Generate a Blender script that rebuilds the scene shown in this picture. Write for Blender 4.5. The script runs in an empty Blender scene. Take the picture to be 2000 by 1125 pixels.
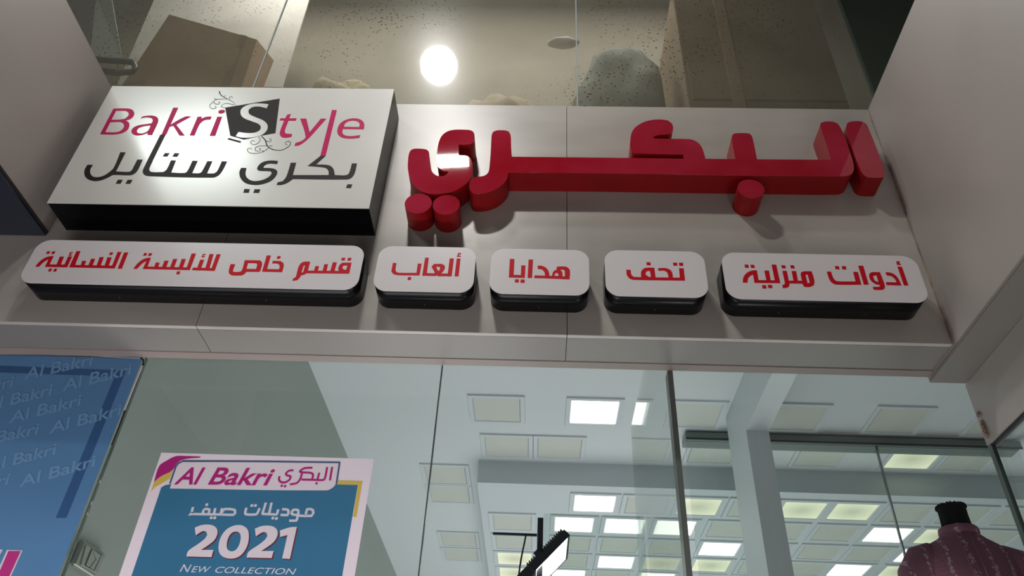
import bpy, bmesh, math, random
from mathutils import Vector, Matrix
random.seed(4)
S = bpy.context.scene
COL = S.collection

# ------------------------------------------------------------------ camera
YAW, PIT, ROL, FPX = -5.15369740e-02, 6.60355005e-01, 5.28809058e-02, 1536.8
cy, sy, cp, sp, cr, sr = math.cos(YAW), math.sin(YAW), math.cos(PIT), math.sin(PIT), math.cos(ROL), math.sin(ROL)
cF = Vector((sy*cp, cy*cp, sp)); _x = Vector((cy, -sy, 0)); _u = _x.cross(cF)
cX = cr*_x + sr*_u; cU = -sr*_x + cr*_u
cam = bpy.data.cameras.new('camera'); co = bpy.data.objects.new('camera', cam); COL.objects.link(co)
m3 = Matrix((cX, cU, -cF)).transposed()
co.matrix_world = m3.to_4x4()
cam.sensor_width = 36; cam.lens = FPX/2000*36; cam.clip_start = .02; cam.clip_end = 200
S.camera = co

# ------------------------------------------------------------------ world, exposure, lights
w = bpy.data.worlds.new('world'); S.world = w; w.use_nodes = True
w.node_tree.nodes['Background'].inputs[0].default_value = (.80, .78, .80, 1)
w.node_tree.nodes['Background'].inputs[1].default_value = .066
S.view_settings.view_transform = 'Standard'; S.view_settings.look = 'None'
S.view_settings.gamma = 1; S.view_settings.use_curve_mapping = False
S.view_settings.exposure = 0.0

def area(name, loc, target, sx, sy_, power, color=(1, 1, 1), shape='RECTANGLE', spread=180):
    l = bpy.data.lights.new(name, 'AREA'); l.shape = shape; l.size = sx
    if shape in ('RECTANGLE', 'ELLIPSE'): l.size_y = sy_
    l.energy = power; l.color = color; l.spread = math.radians(spread)
    o = bpy.data.objects.new(name, l); COL.objects.link(o)
    o.location = loc; d = Vector(target)-Vector(loc)
    o.rotation_euler = d.to_track_quat('-Z', 'Z').to_euler()
    return o
# shop flood above the fascia (throws the letter shadows, glints on the red letters)
area('shop_spot', (-.77, .2, 4.70), (-.25, 2.4, 2.4), .27, .09, 13, (1, .98, .93), spread=96)
# mall lamp that glows in the white light box
area('left_lamp', (-3.0, -.05, 4.95), (-1.4, 2.3, 2.5), .8, .34, 8, (.9, 1, .95), spread=90)
# round downlight mirrored in the dusty upper glass
area('round_downlight', (-1.07, .2, 6.39), (-.6, 2.6, 4.0), .34, .34, 30, (1, 1, 1), 'DISK', spread=150)
area('storage_fill', (-.5, 2.62, 5.4), (-.5, 3.05, 3.4), 3.4, .2, 80, (1, .985, .97))  # added unseen fill to brighten the things stored behind the upper glass
# added unseen fills standing in for mall floor bounce, low in front of the window
area('mall_fill', (-1.3, .3, -.9), (-.9, 2.6, 1.1), 2.6, 1.2, 13, (1, .88, .87))
area('window_fill', (-1.5, 1.55, -.7), (-1.5, 2.63, .75), 3.0, .2, 11.5, (1, .97, 1), spread=75)  # added fill that lifts the posters from below
area('mall_fill_2', (1.5, .6, -.7), (1.4, 2.7, 1.3), 1.0, 1.0, 12, (1, .93, .95))
area('display_fill_2', (1.05, 2.72, -.3), (1.72, 2.9, .95), .5, .1, 11, (1, .97, 1))  # added unseen fill to brighten the mannequin
# added unseen fill inside the shop that backlights the posters
area('display_fill', (-.7, 4.6, -.7), (-1.1, 2.64, .9), 1.6, .8, 12, (1, .96, 1), spread=120)
# shop interior: added unseen upward fills that make up for weak bounce on the ceiling
area('interior_fill_up', (.6, 8.5, -1.0), (.6, 8.0, 3), 6, 6, 205, (.97, .985, 1.0))
area('interior_fill_front', (-.4, 4.2, -.6), (-.3, 5.2, 3), 2.4, 2.0, 20, (.97, .985, 1.0))

# ------------------------------------------------------------------ helpers
def lin(c):
    return tuple((v/255/12.92 if v/255 <= .04045 else ((v/255+.055)/1.055)**2.4) for v in c)
def mat(name, rgb, rough=.5, metal=0, spec=.5, var=0., vscale=3., bump=0., bscale=40., coat=0, stretch=(1, 1, 1), emit=0, second=None):
    m = bpy.data.materials.new(name); m.use_nodes = True; nt = m.node_tree; b = nt.nodes['Principled BSDF']
    c = lin(rgb)
    b.inputs['Base Color'].default_value = (*c, 1); b.inputs['Roughness'].default_value = rough
    b.inputs['Metallic'].default_value = metal; b.inputs['Specular IOR Level'].default_value = spec
    b.inputs['Coat Weight'].default_value = coat
    if emit:
        b.inputs['Emission Color'].default_value = (*c, 1); b.inputs['Emission Strength'].default_value = emit
    tc = nt.nodes.new('ShaderNodeTexCoord'); mp = nt.nodes.new('ShaderNodeMapping'); mp.inputs['Scale'].default_value = stretch
    nt.links.new(tc.outputs['Object'], mp.inputs[0])
    if var or second:
        n = nt.nodes.new('ShaderNodeTexNoise'); n.inputs['Scale'].default_value = vscale; n.inputs['Detail'].default_value = 6
        nt.links.new(mp.outputs[0], n.inputs[0])
        r = nt.nodes.new('ShaderNodeValToRGB'); nt.links.new(n.outputs[0], r.inputs[0])
        r.color_ramp.elements[0].position = .35; r.color_ramp.elements[1].position = .65
        c2 = lin(second) if second else tuple(min(1, v*(1+var)) for v in c)
        r.color_ramp.elements[0].color = (*tuple(v*(1-var) for v in c), 1)
        r.color_ramp.elements[1].color = (*c2, 1)
        nt.links.new(r.outputs[0], b.inputs['Base Color'])
        mr = nt.nodes.new('ShaderNodeMapRange'); mr.inputs[3].default_value = rough*.8; mr.inputs[4].default_value = min(1, rough*1.2)
        nt.links.new(n.outputs[0], mr.inputs[0]); nt.links.new(mr.outputs[0], b.inputs['Roughness'])
    if bump:
        n2 = nt.nodes.new('ShaderNodeTexNoise'); n2.inputs['Scale'].default_value = bscale; n2.inputs['Detail'].default_value = 5
        nt.links.new(mp.outputs[0], n2.inputs[0])
        bp = nt.nodes.new('ShaderNodeBump'); bp.inputs['Strength'].default_value = bump; bp.inputs['Distance'].default_value = .01
        nt.links.new(n2.outputs[0], bp.inputs['Height']); nt.links.new(bp.outputs[0], b.inputs['Normal'])
    return m
def glass_mat(name, tint, ior=1.5, dust=0., dustcol=(150, 145, 130), speck=0.):
    m = bpy.data.materials.new(name); m.use_nodes = True; nt = m.node_tree; N = nt.nodes; L = nt.links
    N.remove(N['Principled BSDF']); out = N['Material Output']
    t = N.new('ShaderNodeBsdfTransparent'); t.inputs[0].default_value = (*tint, 1)
    g = N.new('ShaderNodeBsdfGlossy'); g.inputs['Roughness'].default_value = .01 if not dust else .035
    f = N.new('ShaderNodeFresnel'); f.inputs[0].default_value = ior
    ge = N.new('ShaderNodeNewGeometry'); io = N.new('ShaderNodeMapRange'); io.inputs[3].default_value = ior; io.inputs[4].default_value = 1/ior   # the same reflectance on both faces of a pane
    L.new(ge.outputs['Backfacing'], io.inputs[0]); L.new(io.outputs[0], f.inputs[0])
    mx = N.new('ShaderNodeMixShader'); L.new(f.outputs[0], mx.inputs[0]); L.new(t.outputs[0], mx.inputs[1]); L.new(g.outputs[0], mx.inputs[2])
    last = mx
    if dust:
        tc = N.new('ShaderNodeTexCoord')
        n = N.new('ShaderNodeTexNoise'); n.inputs['Scale'].default_value = 2.2; n.inputs['Detail'].default_value = 8; L.new(tc.outputs['Object'], n.inputs[0])
        mr = N.new('ShaderNodeMapRange'); mr.inputs[1].default_value = .3; mr.inputs[2].default_value = .7
        mr.inputs[3].default_value = dust*.6; mr.inputs[4].default_value = dust*1.3; L.new(n.outputs[0], mr.inputs[0])
        d = N.new('ShaderNodeBsdfDiffuse'); d.inputs[0].default_value = (*lin(dustcol), 1)
        m2 = N.new('ShaderNodeMixShader'); L.new(mr.outputs[0], m2.inputs[0]); L.new(last.outputs[0], m2.inputs[1]); L.new(d.outputs[0], m2.inputs[2]); last = m2
        gl = N.new('ShaderNodeBsdfGlossy'); gl.inputs['Roughness'].default_value = .22
        m4 = N.new('ShaderNodeMixShader'); m4.inputs[0].default_value = .012; L.new(last.outputs[0], m4.inputs[1]); L.new(gl.outputs[0], m4.inputs[2]); last = m4
        v = N.new('ShaderNodeTexVoronoi'); v.inputs['Scale'].default_value = 36; L.new(tc.outputs['Object'], v.inputs['Vector'])
        n3 = N.new('ShaderNodeTexNoise'); n3.inputs['Scale'].default_value = 1.3; L.new(tc.outputs['Object'], n3.inputs[0])
        th = N.new('ShaderNodeMapRange'); th.inputs[1].default_value = .4; th.inputs[2].default_value = .75; th.inputs[3].default_value = .05; th.inputs[4].default_value = .24
        L.new(n3.outputs[0], th.inputs[0])
        lt = N.new('ShaderNodeMath'); lt.operation = 'LESS_THAN'; L.new(v.outputs['Distance'], lt.inputs[0]); L.new(th.outputs[0], lt.inputs[1])
        ml = N.new('ShaderNodeMath'); ml.operation = 'MULTIPLY'; L.new(lt.outputs[0], ml.inputs[0]); ml.inputs[1].default_value = speck
        dk = N.new('ShaderNodeBsdfDiffuse'); dk.inputs[0].default_value = (*lin((70, 62, 50)), 1)
        m3_ = N.new('ShaderNodeMixShader'); L.new(ml.outputs[0], m3_.inputs[0]); L.new(last.outputs[0], m3_.inputs[1]); L.new(dk.outputs[0], m3_.inputs[2]); last = m3_
    L.new(last.outputs[0], out.inputs['Surface'])
    return m
def ray(px, py): return cF*FPX + cX*(px-1000) - cU*(py-562.5)
def at(p, y): d = ray(*p); return d*(y/d.y)
def atz(p, z): d = ray(*p); return d*(z/d.z)
def atx(p, x): d = ray(*p); return d*(x/d.x)
def T(ox, oy, k): return lambda x, y: (ox+x/k, oy+y/k)

def link(name, me, m=None, parent=None):
    o = bpy.data.objects.new(name, me); COL.objects.link(o)
    if m is not None:
        for mm in (m if isinstance(m, (list, tuple)) else [m]): me.materials.append(mm)
    if parent is not None:
        o.parent = parent; o.matrix_parent_inverse = parent.matrix_basis.inverted()
    return o
def tag(o, label=None, cat=None, group=None, kind=None):
    if label: o['label'] = label
    if cat: o['category'] = cat
    if group: o['group'] = group
    if kind: o['kind'] = kind
    return o
def empty(name, loc, label, cat, group=None):
    o = bpy.data.objects.new(name, None); COL.objects.link(o); o.location = loc; o.empty_display_size = .1
    tag(o, label, cat, group); return o
def boxmesh(lo, hi, bev=0.):
    bm = bmesh.new(); bmesh.ops.create_cube(bm, size=1)
    for v in bm.verts:
        v.co = Vector([lo[i]+(hi[i]-lo[i])*(v.co[i]+.5) for i in range(3)])
    if bev: bmesh.ops.bevel(bm, geom=bm.edges[:], offset=bev, segments=2, affect='EDGES')
    me = bpy.data.meshes.new('m'); bm.to_mesh(me); bm.free(); return me
def box(name, lo, hi, m, parent=None, bev=0.): return link(name, boxmesh(lo, hi, bev), m, parent)
def hexa(name, pts, m, parent=None, bev=0.):
    """8 points: bottom 4 (ccw) then top 4"""
    bm = bmesh.new(); v = [bm.verts.new(p) for p in pts]
    for f in ((3, 2, 1, 0), (4, 5, 6, 7), (0, 1, 5, 4), (1, 2, 6, 5), (2, 3, 7, 6), (3, 0, 4, 7)): bm.faces.new([v[i] for i in f])
    bmesh.ops.recalc_face_normals(bm, faces=bm.faces[:])
    if bev: bmesh.ops.bevel(bm, geom=bm.edges[:], offset=bev, segments=2, affect='EDGES')
    me = bpy.data.meshes.new('m'); bm.to_mesh(me); bm.free(); return link(name, me, m, parent)
def tube(name, pts, r, m, parent=None, seg=8):
    bm = bmesh.new(); rings = []; pts = [Vector(p) for p in pts]
    for i, p in enumerate(pts):
        d = (pts[min(i+1, len(pts)-1)]-pts[max(i-1, 0)]).normalized()
        a = d.orthogonal().normalized() if i == 0 else (a-d*a.dot(d)).normalized()
        b = d.cross(a); rr = r[i] if isinstance(r, (list, tuple)) else r
        rings.append([bm.verts.new(p+(a*math.cos(t)+b*math.sin(t))*rr) for t in [k*2*math.pi/seg for k in range(seg)]])
    for i in range(len(rings)-1):
        for k in range(seg): bm.faces.new([rings[i][k], rings[i][(k+1) % seg], rings[i+1][(k+1) % seg], rings[i+1][k]])
    bm.faces.new(rings[0][::-1]); bm.faces.new(rings[-1])
    for f in bm.faces: f.smooth = len(f.verts) == 4
    me = bpy.data.meshes.new('m'); bm.to_mesh(me); bm.free(); return link(name, me, m, parent)
def smooth(pts, n=4, closed=True):
    out = []; N = len(pts)
    rng = range(N) if closed else range(N-1)
    for i in rng:
        g = (lambda k: pts[k % N]) if closed else (lambda k: pts[max(0, min(N-1, k))])
        p0, p1, p2, p3 = g(i-1), g(i), g(i+1), g(i+2)
        for s in range(n):
            t = s/n
            out.append(tuple(.5*((2*p1[j])+(-p0[j]+p2[j])*t+(2*p0[j]-5*p1[j]+4*p2[j]-p3[j])*t*t+(-p0[j]+3*p1[j]-3*p2[j]+p3[j])*t**3) for j in (0, 1)))
    if not closed: out.append(pts[-1])
    return out
def softc(pts, ang=50):
    """smooth a traced outline but keep its sharp corners"""
    N = len(pts); out = []
    def sharp(i):
        a, b, c = Vector(pts[i-1]), Vector(pts[i]), Vector(pts[(i+1) % N])
        u, v = (b-a), (c-b)
        if u.length < 1e-9 or v.length < 1e-9: return True
        return math.degrees(u.angle(v)) > ang
    sh = [sharp(i) for i in range(N)]
    for i in range(N):
        p1, p2 = pts[i], pts[(i+1) % N]
        L = (Vector(p2)-Vector(p1)).length
        p0 = pts[i-1]; p3 = pts[(i+2) % N]
        m1 = Vector((0, 0)) if sh[i] else None
        d = Vector(p2)-Vector(p1)
        def tang(a, b, c):
            t = (Vector(c)-Vector(a))
            return t.normalized()*L if t.length > 1e-9 else d
        t1 = d if sh[i] else tang(p0, p1, p2)
        t2 = d if sh[(i+1) % N] else tang(p1, p2, p3)
        for s in range(4):
            t = s/4; h00 = 2*t**3-3*t*t+1; h10 = t**3-2*t*t+t; h01 = -2*t**3+3*t*t; h11 = t**3-t*t
            q = h00*Vector(p1)+h10*t1+h01*Vector(p2)+h11*t2; out.append((q.x, q.y))
    return out
def flat(name, shapes, y, depth, m, parent=None, bevel=0., soft=True):
    """shapes: list of [outer, hole, ...] outlines in wall (x, z); solid from y (front) to y+depth"""
    bmall = bmesh.new()
    for k0, sh in enumerate(shapes):
        dy = (k0 % 12)*2e-5
        if sh and sh[0] == 'strip':
            L, R = sh[1], sh[2]
            vs = [(bmall.verts.new((a[0], y-dy, a[1])), bmall.verts.new((b[0], y-dy, b[1]))) for a, b in zip(L, R)]
            for (a, b), (c, d) in zip(vs, vs[1:]):
                f = bmall.faces.new([a, c, d, b]); f.normal_update()
                if f.normal.y > 0: f.normal_flip()
            continue
        cu = bpy.data.curves.new('c', 'CURVE'); cu.dimensions = '2D'; cu.fill_mode = 'BOTH'; cu.extrude = depth/2
        if bevel: cu.bevel_depth = bevel; cu.bevel_resolution = 1; cu.offset = -bevel; cu.extrude = depth/2-bevel
        for k, pl in enumerate(sh):
            s = cu.splines.new('POLY'); s.points.add(len(pl)-1); s.use_cyclic_u = True
            for i, p in enumerate(pl): s.points[i].co = (p[0], p[1], 0, 1)
        o = bpy.data.objects.new('t', cu)
        me = bpy.data.meshes.new_from_object(o)
        for v in me.vertices: x, yy, z = v.co; v.co = (x, y+depth/2-z-dy, yy)
        bmall.from_mesh(me)
        bpy.data.objects.remove(o); bpy.data.curves.remove(cu); bpy.data.meshes.remove(me)
    bmesh.ops.remove_doubles(bmall, verts=bmall.verts[:], dist=1e-6)
    me = bpy.data.meshes.new(name); bmall.to_mesh(me); bmall.free()
    return link(name, me, m, parent)
def P(tr, y, s, soft=True, ang=50):
    """'x,y x,y | hole' traced outline -> [outer, holes] on the wall plane y"""
    out = []
    for part in s.split('|'):
        pts = [tuple(float(v) for v in q.split(',')) for q in part.split()]
        pts = [at(tr(*p), y) for p in pts]; pts = [(p.x, p.z) for p in pts]
        out.append(softc(pts, ang) if soft else pts)
    return out
def PX(tr, y, ss, soft=True, ang=50): return [P(tr, y, s, soft, ang) for s in ss.strip().split('\n')]
def ribbon(pts, wd, taper=False):
    n = len(pts); L, R = [], []
    for i, p in enumerate(pts):
        a, b = Vector(pts[max(0, i-1)]), Vector(pts[min(n-1, i+1)])
        d = (b-a).normalized() if (b-a).length > 0 else Vector((1, 0)); nn = Vector((-d.y, d.x))
        if 0 < i < n-1:
            e1, e2 = (Vector(p)-a), (b-Vector(p))
            if e1.length > 1e-9 and e2.length > 1e-9:
                cs = max(.45, math.cos(e1.angle(e2)/2)); nn = nn/cs
        ww = wd/2*(1-.75*i/(n-1) if taper else 1)
        q = Vector(p); L.append(tuple(q+nn*ww)); R.append(tuple(q-nn*ww))
    return ['strip', L, R]
def prints(name, shapes, y, depth, m, parent, label=None):
    """one part per connected glyph"""
    def poly(sh): return sh[1]+sh[2][::-1] if sh[0] == 'strip' else sh[0]
    def inside(p, pl):
        c = False
        for (x1, y1), (x2, y2) in zip(pl, pl[1:]+pl[:1]):
            if (y1 > p[1]) != (y2 > p[1]) and p[0] < (x2-x1)*(p[1]-y1)/(y2-y1)+x1: c = not c
        return c
    def seg(a, b, c, d):
        o = lambda p, q, r: (q[0]-p[0])*(r[1]-p[1])-(q[1]-p[1])*(r[0]-p[0])
        return o(a, b, c)*o(a, b, d) < 0 and o(c, d, a)*o(c, d, b) < 0
    def hit(A, B):
        if max(p[0] for p in A) < min(p[0] for p in B) or max(p[0] for p in B) < min(p[0] for p in A): return False
        if max(p[1] for p in A) < min(p[1] for p in B) or max(p[1] for p in B) < min(p[1] for p in A): return False
        if inside(A[0], B) or inside(B[0], A): return True
        return any(seg(a, b, c, d) for a, b in zip(A, A[1:]+A[:1]) for c, d in zip(B, B[1:]+B[:1]))
    ps = [poly(sh) for sh in shapes]; par = list(range(len(ps)))
    def root(i):
        while par[i] != i: i = par[i]
        return i
    for i in range(len(ps)):
        for j in range(i):
            if root(i) != root(j) and hit(ps[i], ps[j]): par[root(i)] = root(j)
    gr = {}
    for i in range(len(ps)): gr.setdefault(root(i), []).append(shapes[i])
    for g_ in gr.values():
        o = flat(name, g_, y, depth, m, parent)
        if label: o['label'] = label
def RB(tr, y, s, wpx, taper=False, sm=4):
    out = []
    for line in s.strip().split('\n'):
        pts = [at(tr(*[float(v) for v in q.split(',')]), y) for q in line.split()]
        a = at(tr(0, 0), y); b = at(tr(wpx, 0), y); wd = (b-a).length
        pp = [(p.x, p.z) for p in pts]
        out.append(ribbon(smooth(pp, sm, False) if sm > 1 else pp, wd, taper))
    return out
def ell(cx, cz, rx, rz=None, n=28): rz = rz or rx; return [[(cx+rx*math.cos(i*2*math.pi/n), cz+rz*math.sin(i*2*math.pi/n)) for i in range(n)]]
def ELL(tr, y, x, yy, r, n=24):
    c = at(tr(x, yy), y); e = at(tr(x+r, yy), y); return ell(c.x, c.z, e.x-c.x, n=n)
def ELR(tr, y, x, yy, rx, ry, n=24):
    c = at(tr(x, yy), y); e = at(tr(x+rx, yy), y); f = at(tr(x, yy-ry), y); return ell(c.x, c.z, e.x-c.x, f.z-c.z, n=n)
def rrect(x0, x1, z0, z1, r, n=8):
    out = []
    for cx_, cz_, a0 in ((x1-r, z1-r, 0), (x0+r, z1-r, 90), (x0+r, z0+r, 180), (x1-r, z0+r, 270)):
        for i in range(n+1):
            a = math.radians(a0+90*i/n); out.append((cx_+r*math.cos(a), cz_+r*math.sin(a)))
    return out
def text(name, s, p0, p1, height, y, depth, m, parent=None, shear=0., bold=0., spacing=1.):
    """text from wall point p0 to p1 (baseline ends), capital height given"""
    cu = bpy.data.curves.new('c', 'FONT'); cu.body = s; cu.size = 1; cu.shear = shear; cu.offset = bold; cu.extrude = 0; cu.space_character = spacing
    o = bpy.data.objects.new('t', cu); me = bpy.data.meshes.new_from_object(o)
    xs = [v.co.x for v in me.vertices]; ys = [v.co.y for v in me.vertices]
    x0, x1 = min(xs), max(xs); top = max(ys)
    a = Vector(p0); b = Vector(p1); d = b-a; up = Vector((-d.y, d.x)).normalized()
    for v in me.vertices:
        q = a+d*((v.co.x-x0)/(x1-x0))+up*(v.co.y/top*height); v.co = (q.x, y, q.y)
    bpy.data.objects.remove(o); bpy.data.curves.remove(cu)
    bm = bmesh.new(); bm.from_mesh(me)
    for f in bm.faces:
        f.normal_update()
        if f.normal.y > 0: f.normal_flip()
    bm.to_mesh(me); bm.free(); return link(name, me, m, parent)

# ------------------------------------------------------------------ materials
M = dict(
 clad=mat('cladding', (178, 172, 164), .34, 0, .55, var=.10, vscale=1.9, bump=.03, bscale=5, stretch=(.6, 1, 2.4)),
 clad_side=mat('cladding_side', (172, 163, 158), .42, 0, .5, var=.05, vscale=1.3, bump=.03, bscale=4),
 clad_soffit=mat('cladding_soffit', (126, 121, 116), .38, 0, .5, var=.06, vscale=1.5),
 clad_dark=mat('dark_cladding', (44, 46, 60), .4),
 gap=mat('seam', (45, 36, 32), .8),
 lip=mat('lip_metal', (136, 124, 118), .45, 0, .5, var=.06),
 sealant=mat('sealant', (150, 128, 112), .8, var=.3, vscale=30, bump=.5),
 black=mat('black_plastic', (8, 8, 11), .3, 0, .25),
 white=mat('white_acrylic', (226, 220, 221), .24, 0, .5, var=.015, vscale=2),
 ivory=mat('light_box_acrylic', (222, 220, 214), .23, 0, .6, var=.02, vscale=3),
 red=mat('red_acrylic', (176, 10, 28), .19, 0, .5, var=.08, vscale=6),
 redside=mat('red_paint_side', (150, 8, 16), .45, 0, .4, var=.08, vscale=5),
 redface=mat('red_acrylic_worn_haze', (160, 9, 28), .022, 0, .6, var=.06, vscale=2.2, second=(176, 40, 66)),  # pale scuffs plus a purplish reflection haze, both mixed into the colour
 print_red=mat('red_vinyl', (204, 16, 34), .5, 0, .12),
 pink=mat('magenta_vinyl', (196, 20, 94), .5, 0, .12),
 char=mat('charcoal_vinyl', (48, 41, 41), .5, 0, .12),
 mint=mat('pale_vinyl', (228, 236, 230), .25),
 glass=glass_mat('shop_glass', (.87, .888, .88), 1.48),
 glass2=glass_mat('inner_glass', (.93, .965, .945), 1.5),
 dusty=glass_mat('dusty_glass', (.88, .88, .84), 1.45, dust=.20, speck=.95),
 edge=mat('glass_edge', (70, 84, 78), .25),
 paper=mat('poster_paper', (236, 226, 234), .55, 0, .3),
 teal=mat('poster_blue', (62, 124, 162), .55, 0, .3, var=.03),
 navy=mat('poster_outline_blue', (58, 90, 128), .55),
 mag=mat('poster_magenta', (184, 30, 128), .55),
 yel=mat('poster_yellow', (222, 196, 96), .55),
 maroon=mat('poster_maroon', (110, 44, 64), .55),
 pale=mat('poster_white_ink', (226, 222, 232), .55),
 pblue=mat('film_blue', (98, 146, 192), .5, var=.06, vscale=1.2),
 pband=mat('film_band_blue', (60, 100, 150), .5),
 pmark=mat('film_mark_blue', (120, 164, 204), .5),
 ppink=mat('film_pink', (206, 60, 142), .5),
 ceil=mat('ceiling_white', (208, 214, 216), .6),
 ceil_low=mat('ceiling_white_lower', (200, 207, 212), .6),
 wallin=mat('interior_wall', (166, 175, 168), .6, var=.03),
 wallw=mat('interior_white', (210, 214, 214), .6),
 beamf=mat('beam_face', (196, 199, 194), .6),
 frame=mat('tile_frame', (204, 210, 214), .5),
 unlit=mat('diffuser_off', (200, 203, 195), .5, var=.015),
 lit=mat('diffuser_on', (255, 255, 246), .5, emit=2.6),
 lity=mat('diffuser_on_yellow', (246, 248, 214), .5, emit=1.0),
 colw=mat('column_white', (206, 214, 216), .5),
 floor=mat('floor_tile', (150, 146, 140), .3, var=.05),
 dark=mat('dark_metal', (34, 38, 46), .45, 0, .5),
 floodface=mat('flood_face', (255, 255, 255), .5, emit=9),
 steel=mat('steel', (150, 155, 160), .3, 1),
 switch=mat('switch_plastic', (140, 148, 136), .35),
 carton=mat('cardboard', (160, 130, 102), .8, var=.06, vscale=3, bump=.1, bscale=12),
 carton2=mat('cardboard_brown', (124, 106, 84), .8, var=.10, vscale=2.5, bump=.2, bscale=8),
 board=mat('white_board', (214, 210, 204), .6, var=.04),
 boardg=mat('grey_board', (158, 166, 166), .6, var=.04),
 back=mat('storage_back', (138, 132, 120), .8, var=.08, vscale=1.2),
 cloth=mat('grey_cloth', (122, 128, 122), .9, var=.1, vscale=3, bump=.4, bscale=6),
 clothw=mat('pale_cloth', (240, 242, 242), .8, var=.05),
 clothb=mat('beige_cloth', (176, 162, 138), .9, var=.1, vscale=3, bump=.4, bscale=6),
 neck=mat('black_velvet', (16, 16, 18), .95, 0, .2, bump=.6, bscale=90),
)
# the yellowish panels are dimmer in the middle of their diffuser
nt = M['lity'].node_tree; b = nt.nodes['Principled BSDF']; tc = nt.nodes.new('ShaderNodeTexCoord'); ln = nt.nodes.new('ShaderNodeVectorMath'); ln.operation = 'LENGTH'
nt.links.new(tc.outputs['Object'], ln.inputs[0]); mr = nt.nodes.new('ShaderNodeMapRange'); mr.inputs[1].default_value = .02; mr.inputs[2].default_value = .20
mr.inputs[3].default_value = .62; mr.inputs[4].default_value = 1.05; nt.links.new(ln.outputs['Value'], mr.inputs[0]); nt.links.new(mr.outputs[0], b.inputs['Emission Strength'])
b.inputs['Base Color'].default_value = (.2, .2, .16, 1)
# pink blouse with pale embroidery
def blouse_mat():
    m = mat('pink_cotton', (156, 104, 124), .85, 0, .2, bump=.25, bscale=120); nt = m.node_tree; N = nt.nodes; L = nt.links
    tc = N.new('ShaderNodeTexCoord'); sx = N.new('ShaderNodeSeparateXYZ'); L.new(tc.outputs['Object'], sx.inputs[0])
    a = N.new('ShaderNodeMath'); a.operation = 'MULTIPLY'; a.inputs[1].default_value = 88; L.new(sx.outputs[0], a.inputs[0])
    n = N.new('ShaderNodeTexNoise'); n.inputs['Scale'].default_value = 42; n.inputs['Detail'].default_value = 3; L.new(tc.outputs['Object'], n.inputs[0])
    b = N.new('ShaderNodeMath'); b.operation = 'MULTIPLY_ADD'; b.inputs[1].default_value = 3.0; L.new(n.outputs[0], b.inputs[0]); L.new(a.outputs[0], b.inputs[2])
    s = N.new('ShaderNodeMath'); s.operation = 'SINE'; L.new(b.outputs[0], s.inputs[0])
    v = N.new('ShaderNodeTexVoronoi'); v.inputs['Scale'].default_value = 75; L.new(tc.outputs['Object'], v.inputs['Vector'])
    q = N.new('ShaderNodeMath'); q.operation = 'SUBTRACT'; L.new(s.outputs[0], q.inputs[0]); L.new(v.outputs['Distance'], q.inputs[1])
    r = N.new('ShaderNodeValToRGB'); r.color_ramp.elements[0].position = .38; r.color_ramp.elements[1].position = .52
    r.color_ramp.elements[0].color = (*lin((156, 104, 124)), 1); r.color_ramp.elements[1].color = (*lin((206, 170, 182)), 1)
    L.new(q.outputs[0], r.inputs[0]); L.new(r.outputs[0], N['Principled BSDF'].inputs['Base Color']); return m
M['blouse'] = blouse_mat()
for k in ('paper', 'teal', 'navy', 'mag', 'yel', 'maroon', 'pale', 'pblue', 'pband', 'pmark', 'ppink'):   # thin paper and film let the shop light through
    nt = M[k].node_tree; b = nt.nodes['Principled BSDF']; tr = nt.nodes.new('ShaderNodeBsdfTranslucent'); mx = nt.nodes.new('ShaderNodeMixShader')
    mx.inputs[0].default_value = .25
    if b.inputs['Base Color'].is_linked: nt.links.new(b.inputs['Base Color'].links[0].from_socket, tr.inputs[0])
    else: tr.inputs[0].default_value = b.inputs['Base Color'].default_value
    nt.links.new(b.outputs[0], mx.inputs[1]); nt.links.new(tr.outputs[0], mx.inputs[2]); nt.links.new(mx.outputs[0], nt.nodes['Material Output'].inputs[0])

# ------------------------------------------------------------------ constants
FY = 2.40; XL, XR = -2.06, 1.483; ZB, ZT = 1.653, 2.959; GY = 2.632
H1, H2 = 2.90, 2.70
def struct(o): o['kind'] = 'structure'; return o

# ------------------------------------------------------------------ setting: fascia and returns
fas = bpy.data.objects.new('wall_front', None); COL.objects.link(fas); fas.location = (0, FY, ZB); struct(fas)
g = .0022
for x0, x1 in ((-3.4, -1.306), (-1.306, .0885), (.0885, XR)):
    zt = ZT
    me = boxmesh((x0+g/2, FY, ZB), (x1-g/2, FY+.02, zt), .0008)
    link('panel', me, M['clad'], fas)
box('backing', (-3.4, FY+.008, ZB+.004), (XR, FY+.035, ZT-.002), M['gap'], fas)
sof = bpy.data.objects.new('trim_1', None); COL.objects.link(sof); sof.location = (0, FY, ZB); struct(sof)
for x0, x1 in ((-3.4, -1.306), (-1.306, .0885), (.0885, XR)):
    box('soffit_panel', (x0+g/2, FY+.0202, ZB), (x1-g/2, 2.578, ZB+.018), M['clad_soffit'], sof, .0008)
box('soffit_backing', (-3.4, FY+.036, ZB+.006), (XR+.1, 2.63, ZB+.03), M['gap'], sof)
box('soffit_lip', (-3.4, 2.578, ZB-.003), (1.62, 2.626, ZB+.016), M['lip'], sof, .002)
# left return: a box standing out of the fascia, open to the front above z 2.10
lr = struct(box('wall_left', (-3.4, .35, 2.105), (XL, FY-.0005, 2.945), M['clad_side'])); 
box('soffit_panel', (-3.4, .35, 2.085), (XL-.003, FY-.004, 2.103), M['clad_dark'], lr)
box('edge_bead', (XL-.012, .35, 2.097), (XL+.001, FY-.004, 2.107), M['gap'], lr)
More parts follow.
